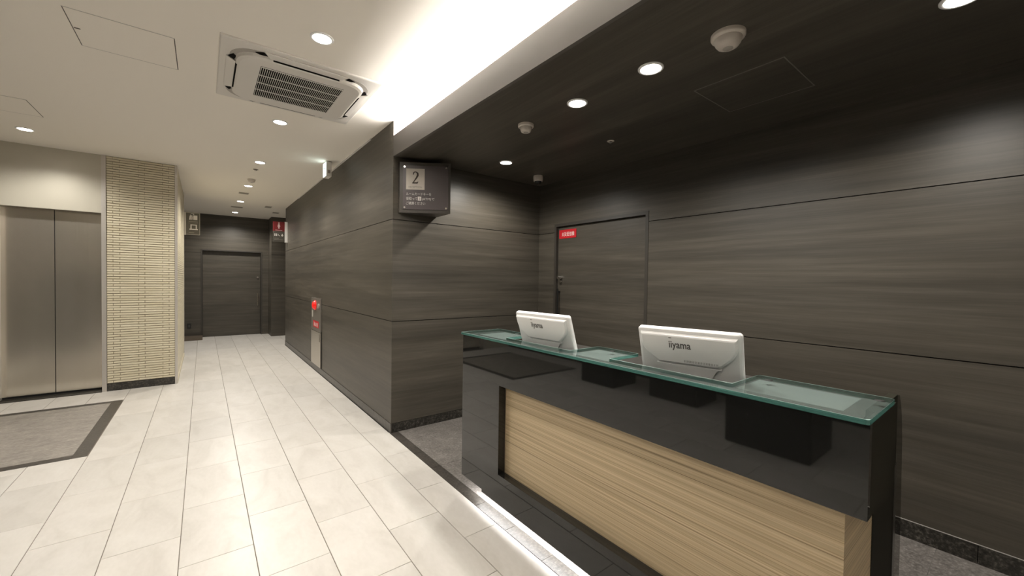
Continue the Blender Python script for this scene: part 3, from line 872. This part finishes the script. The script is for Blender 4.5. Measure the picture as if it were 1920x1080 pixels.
# fire hydrant cabinet on the corridor wall
hy = empty('fire_hydrant_cabinet', (WX-.014, (HY0+HY1)/2, .087), 'flat fire hydrant cabinet with red lamp and steel door on the corridor wall', 'fire hydrant')
box('upper_panel', WX-.014, WX-.001, HY0+.006, HY1-.004, .602, 1.094, STEELP, hy)
box('cabinet_door', WX-.015, WX-.001, HY0+.016, HY1-.008, .092, .596, STEELD, hy)
box('side_gap', WX-.008, WX-.001, HY0, HY0+.015, .087, .62, GAP, hy)
box('door_grip', WX-.022, WX-.015, HY0+.05, HY0+.075, .47, .58, plain('grip', (.30, .275, .24), .4, .6), hy)
# lamp on the panel: dome pointing into the corridor
bm = bmesh.new()
prof = [(.072, 0), (.072, .012), (.060, .018), (.060, .022), (.055, .032), (.042, .040), (.022, .045), (0, .047)]
n = 28; rings = []
ly, lz = 6.565, .988
for rr, d in prof:
    if rr < 1e-6: rings.append([bm.verts.new((WX-.014-d, ly, lz))])
    else: rings.append([bm.verts.new((WX-.014-d, ly+rr*math.cos(2*math.pi*k/n), lz+rr*math.sin(2*math.pi*k/n))) for k in range(n)])
for a, b in zip(rings, rings[1:]):
    for k in range(n):
        if len(b) == 1: bm.faces.new((a[k], b[0], a[(k+1) % n]))
        else: bm.faces.new((a[k], b[k], b[(k+1) % n], a[(k+1) % n]))
link_mesh('alarm_lamp', bm, REDL, hy, True)
box('red_plate', WX-.0155, WX-.014, 6.335, 6.70, .655, .755, RED, hy)
text('lettering', '消火栓', (WX-.0160, 6.66, .675), (0, -1, 0), (0, 0, 1), .07, WHITEP, hy, width=.28)
flat('instruction_label', [rect2(0, 0, .07, .10)], (WX-.0142, 6.79, .80), (0, -1, 0), (0, 0, 1), plain('instruction_grey', (.38, .37, .33), .5), hy)
tube('call_button', (WX-.014, 6.33, .985), (WX-.028, 6.33, .985), .035, plain('call_button_grey', (.35, .33, .30), .4), hy, 18)

# ================================================================== RECEPTION COUNTER
CX = 1.37; CY0, CY1 = .245, 2.298
ct = empty('reception_counter', (1.6, 1.27, 0), 'glossy black reception counter with light wood panel and glass top', 'reception counter')
CT = 1.039
OY1 = 1.885; OZ0, OZ1 = .258, .783; WPX = 1.42
# one front frame: top band, left leg, base band
pts = [(CY1, .100), (CY1, CT), (CY0, CT), (CY0, OZ1), (OY1, OZ1), (OY1, OZ0), (.31, OZ0), (.31, .083), (2.055, .083), (2.055, .100)]
prism('front_frame', [Vector((CX, y, z)) for y, z in pts], (.024, 0, 0), BLACK, ct)
box('opening_jamb', CX+.024, WPX+.012, OY1+.0005, OY1+.018, OZ0-.02, OZ1+.02, BLACK, ct)
box('opening_sill', CX+.024, WPX+.012, .31, OY1+.0005, OZ0-.02, OZ0, BLACK, ct)
box('opening_head', CX+.024, WPX+.012, .262, OY1+.0005, OZ1, OZ1+.02, BLACK, ct)
wv = box('wood_panel', WPX, WPX+.012, .301, OY1, OZ0, OZ1, VENEER, ct)
box('wood_end_panel', WPX+.0121, 1.746, .301, .313, .083, OZ1+.02, VENEER, ct)
box('panel_edge_trim', WPX-.002, WPX, OY1-.004, OY1, OZ0, OZ1, plain('brass_edge', (.45, .36, .24), .4, .5), ct)
box('panel_edge_trim', WPX-.002, WPX, .302, OY1-.004, OZ0, OZ0+.003, plain('brass_edge2', (.45, .36, .24), .4, .5), ct)
# right end: upper band and set back leg, fin whose see-through tint imitates a gloss reflection
ENDM = plain('black_satin', (.028, .0265, .020), .6, spec=.04)
box('end_band', CX+.024, 1.70, CY0, CY0+.017, OZ1, CT, ENDM, ct)
box('end_panel', 1.746, 2.10, .299, .325, 0, .985, ENDM, ct)
fin = [(2.10, 0), (2.280, 0), (2.280, .30), (2.270, .55), (2.255, .763), (2.243, .831), (2.221, .900), (2.195, .945), (2.170, .970), (2.10, .980)]
prism('reflection_fin', [Vector((x, .304, z)) for x, z in fin], (0, .010, 0), SMOKE, ct)
box('fin_edge', 2.075, 2.112, .2965, .2989, .05, .72, plain('fin_edge_grey', (.045, .043, .038), .25), ct)  # paler strip painted as a light reflection on the end panel
box('left_end_panel', CX+.024, 1.70, CY1-.024, CY1, .100, CT, BLACK, ct)
box('worktop', CX+.024, 2.08, .33, CY1-.024, .935, .958, plain('worktop_dark', (.045, .042, .038), .4), ct)
box('plinth', 1.50, 2.0, .33, 2.20, 0, .13, BLACKM, ct)
box('underside', CX+.024, 2.08, .33, 2.27, .130, .145, PAINTW, ct)
box('light_channel', CX+.026, CX+.050, .33, 2.20, .100, .130, PAINTW, ct)
ls_ = box('light_strip', CX+.050, CX+.075, .33, 2.20, .118, .130, LEDM, ct)
al = area_light('counter_lamp', (CX+.0625, 1.265, .116), .022, 1.85, 6.5, (1, .99, .98), (0, 0, 0))
al.parent = ct; al.location = Vector(al.location)-ct.location
# glass top with two notches
GZ0, GZ1 = 1.040, 1.055
N1 = (1.398, 1.925); N0 = (.622, 1.150); SX = 1.448; GBX = 1.672; GFX = 1.352
def rounded(pts, ids, rr, n=4):
    out = []
    L = len(pts)
    for i, p in enumerate(pts):
        p = Vector(p)
        if i not in ids: out.append(tuple(p)); continue
        a, b = Vector(pts[i-1]), Vector(pts[(i+1) % L])
        da, db = (a-p).normalized(), (b-p).normalized()
        cc = p+(da+db)*rr
        for k in range(n+1):
            t = k/n; q = p+da*rr*(1-t)**2+db*rr*t*t
            out.append((q.x, q.y))
    return out
outl = [(GFX, .243), (GBX, .243), (GBX, N0[0]), (SX, N0[0]), (SX, N0[1]), (GBX, N0[1]), (GBX, N1[0]), (SX, N1[0]), (SX, N1[1]), (GBX, N1[1]), (GBX, 2.300), (GFX, 2.300)]
outl = rounded(outl, {0, 1, 2, 5, 6, 9, 10, 11}, .012)
bm = bmesh.new()
cxm, cym = (GFX+GBX)/2, 1.27
lo = [bm.verts.new((x, y, GZ0)) for x, y in outl]; hi = [bm.verts.new((x, y, GZ1)) for x, y in outl]
fb = bm.faces.new(lo[::-1]); ft = bm.faces.new(hi)
sides = []
for k in range(len(outl)):
    fc = bm.faces.new((lo[k], lo[(k+1) % len(outl)], hi[(k+1) % len(outl)], hi[k])); fc.material_index = 1; sides.append(fc)
ret = bmesh.ops.bevel(bm, geom=list(ft.edges), offset=.0012, segments=1, affect='EDGES')
for fc in ret['faces']: fc.material_index = 2
fb.material_index = 3
gl = link_mesh('glass_top', bm, [GLASS, GLASSE, GLASSB, GLASSU], ct)
for nm, a, b in (('frosted_film', .320, .615), ('frosted_film', 1.157, 1.391), ('frosted_film', 1.933, 2.225)):
    box(nm, 1.455, GBX-.012, a, b, GZ0-.0022, GZ0-.0010, FILM, gl)
for x, y in ((1.605, .565), (1.605, .267), (1.611, 1.263), (1.606, 2.02)):
    lathe('standoff_pad', [(0, .0012), (.013, .0012), (.013, 0)], (x, y, GZ1), BLACKM, gl, 18)

# ================================================================== MONITORS
def monitor(name, p0, p1, label, ztop, zbot=.962, vents=True):
    """p0, p1: far and near lower corners (x, y at z = 1.055) of the rear face; leans towards the lobby"""
    tilt = .325
    z0 = 1.055
    a = Vector((p0[0], p0[1], z0)); b = Vector((p1[0], p1[1], z0))
    R_ = (b-a).normalized()                # to the right as seen from the lobby
    back = Vector((0, 0, 1)).cross(R_)     # horizontal, pointing to the staff side
    if back.x < 0: back = -back
    U_ = (Vector((0, 0, 1))-back*tilt).normalized()
    N_ = (R_.cross(U_)).normalized()
    if N_.x > 0: N_ = -N_                  # outward normal of the rear face (to the lobby)
    W = (b-a).length
    k0 = (zbot-z0)/U_.z; k1 = (ztop-z0)/U_.z
    H = k1-k0
    org = a+U_*k0
    e = empty(name, (org+R_*W/2+Vector((0, 0, 0))), label, 'monitor', 'white touch monitors on the counter')
    def P(x, y, d=0): return org+R_*x+U_*y+N_*d
    # shell: rounded slab, thicker in the middle
    def rr(x0, y0, x1, y1, q, d, n=5):
        out = []
        for cx, cy, a0 in ((x1-q, y1-q, 0), (x0+q, y1-q, 90), (x0+q, y0+q, 180), (x1-q, y0+q, 270)):
            for i in range(n+1):
                t = math.radians(a0+90*i/n); out.append(P(cx+q*math.cos(t), cy+q*math.sin(t), d))
        return out
    def lf(nm, loops, m, sm=False):
        bm = bmesh.new(); vs = [[bm.verts.new(v) for v in lp] for lp in loops]
        for aa, bb in zip(vs, vs[1:]):
            for i in range(len(aa)): bm.faces.new((aa[i], aa[(i+1) % len(aa)], bb[(i+1) % len(aa)], bb[i]))
        bm.faces.new(vs[0]); bm.faces.new(vs[-1])
        o = link_mesh(nm, bm, m, e)
        if sm:
            for p in o.data.polygons[:-2]: p.use_smooth = True
        return o
    lf('shell', [rr(.004, .004, W-.004, H-.004, .010, -.026), rr(0, 0, W, H, .012, -.022), rr(0, 0, W, H, .012, -.008), rr(.004, .004, W-.004, H-.004, .011, -.002), rr(.012, .012, W-.012, H-.014, .010, 0)], WHITE)
    lf('screen', [rr(.012, .012, W-.012, H-.012, .004, -.0265), rr(.012, .012, W-.012, H-.012, .004, -.0275)], plain('screen_black', (.01, .01, .011), .08))
    # raised rear cover, wide at the top, its sides curving in to a ledge
    def cover(inset, d):
        q = []
        led = H*.47+inset
        top = H-.016-inset
        n = 12
        L_ = [(.013+inset, top), (.013+inset, H*.80)]
        for i in range(1, n+1):
            t = i/n; L_.append((.013+inset+(W*.165)*(t**1.9), H*.80-(H*.80-led)*t))
        Rr_ = [(W-x, y) for x, y in L_[::-1]]
        return [P(x, y, d) for x, y in L_+Rr_]
    lf('rear_cover', [cover(0, -.001), cover(.004, .012), cover(.009, .015)], WHITE)
    # lower stand block with curved shoulders
    n = 10
    ledx = .013+W*.165
    Lq = []
    for i in range(n+1):
        t = i/n
        Lq.append((ledx-.006+W*.135*(t**.75), H*.455-(H*.34)*(t**1.5)))
    loop = Lq+[(W-x, y) for x, y in Lq[::-1]]
    def st(ins, d): return [P(W/2+(x-W/2)*(1-ins), y-ins*.05, d) for x, y in loop]
    lf('stand_block', [st(0, -.001), st(.004, .006), st(.015, .009)], WHITE)
    lf('stand_foot', [[P(W*.34, 0, -.02), P(W*.66, 0, -.02), P(W*.66, 0, .01), P(W*.34, 0, .01)],
                      [P(W*.34, H*.12, -.02), P(W*.66, H*.12, -.02), P(W*.66, H*.12, .006), P(W*.34, H*.12, .006)]], WHITE)
    text('logo', 'iiyama', P(W*.335, H*.735, .0157), R_, U_, .043, LOGO, e, width=W*.215, bold=.018)
    flat('logo_mark', [rect2(0, 0, .010, .003)], P(W*.338, H*.735+.040, .0154), R_, U_, LOGO, e)
    if vents:
        for i in range(22):
            x = W*(.475+.31*i/21)
            flat('vent_slot', [rect2(0, 0, .0022, .009)], P(x, H*.47+.013, .0151), R_, U_, plain('vent_grey', (.35, .34, .33), .6) if i == 0 else bpy.data.materials['vent_grey'], e, .0004)
    return e
monitor('touch_monitor', (1.483, 1.006), (1.560, .629), 'white monitor standing in the right notch of the glass counter top', 1.216)
monitor('touch_monitor', (1.470, 1.806), (1.488, 1.402), 'white monitor standing in the left notch of the glass counter top', 1.221, vents=False)

# ================================================================== MACHINES OUTSIDE THE FRAME, MIRRORED IN THE COUNTER
def kiosk(x0, x1, y0, y1, z1, label):
    e = empty('payment_kiosk', ((x0+x1)/2, (y0+y1)/2, 0), label, 'kiosk', 'black kiosks left of the lobby')
    box('body', x0, x1, y0, y1, 0, z1, BLACKM, e, .01)
    box('screen', x1, x1+.004, y0+.06, y1-.06, z1-.45, z1-.12, BLACK, e)
    box('tray', x1, x1+.05, y0+.10, y1-.10, .72, .78, BLACKM, e)
kiosk(-2.0, -1.50, 3.30, 3.86, 1.5, 'farthest black kiosk left of the lobby, mirrored in the counter')
kiosk(-2.1, -1.62, 2.25, 2.85, 1.5, 'middle black kiosk left of the lobby, mirrored in the counter')
kiosk(-1.5, -.95, 1.00, 1.64, 1.5, 'nearest black kiosk left of the lobby, mirrored in the counter')
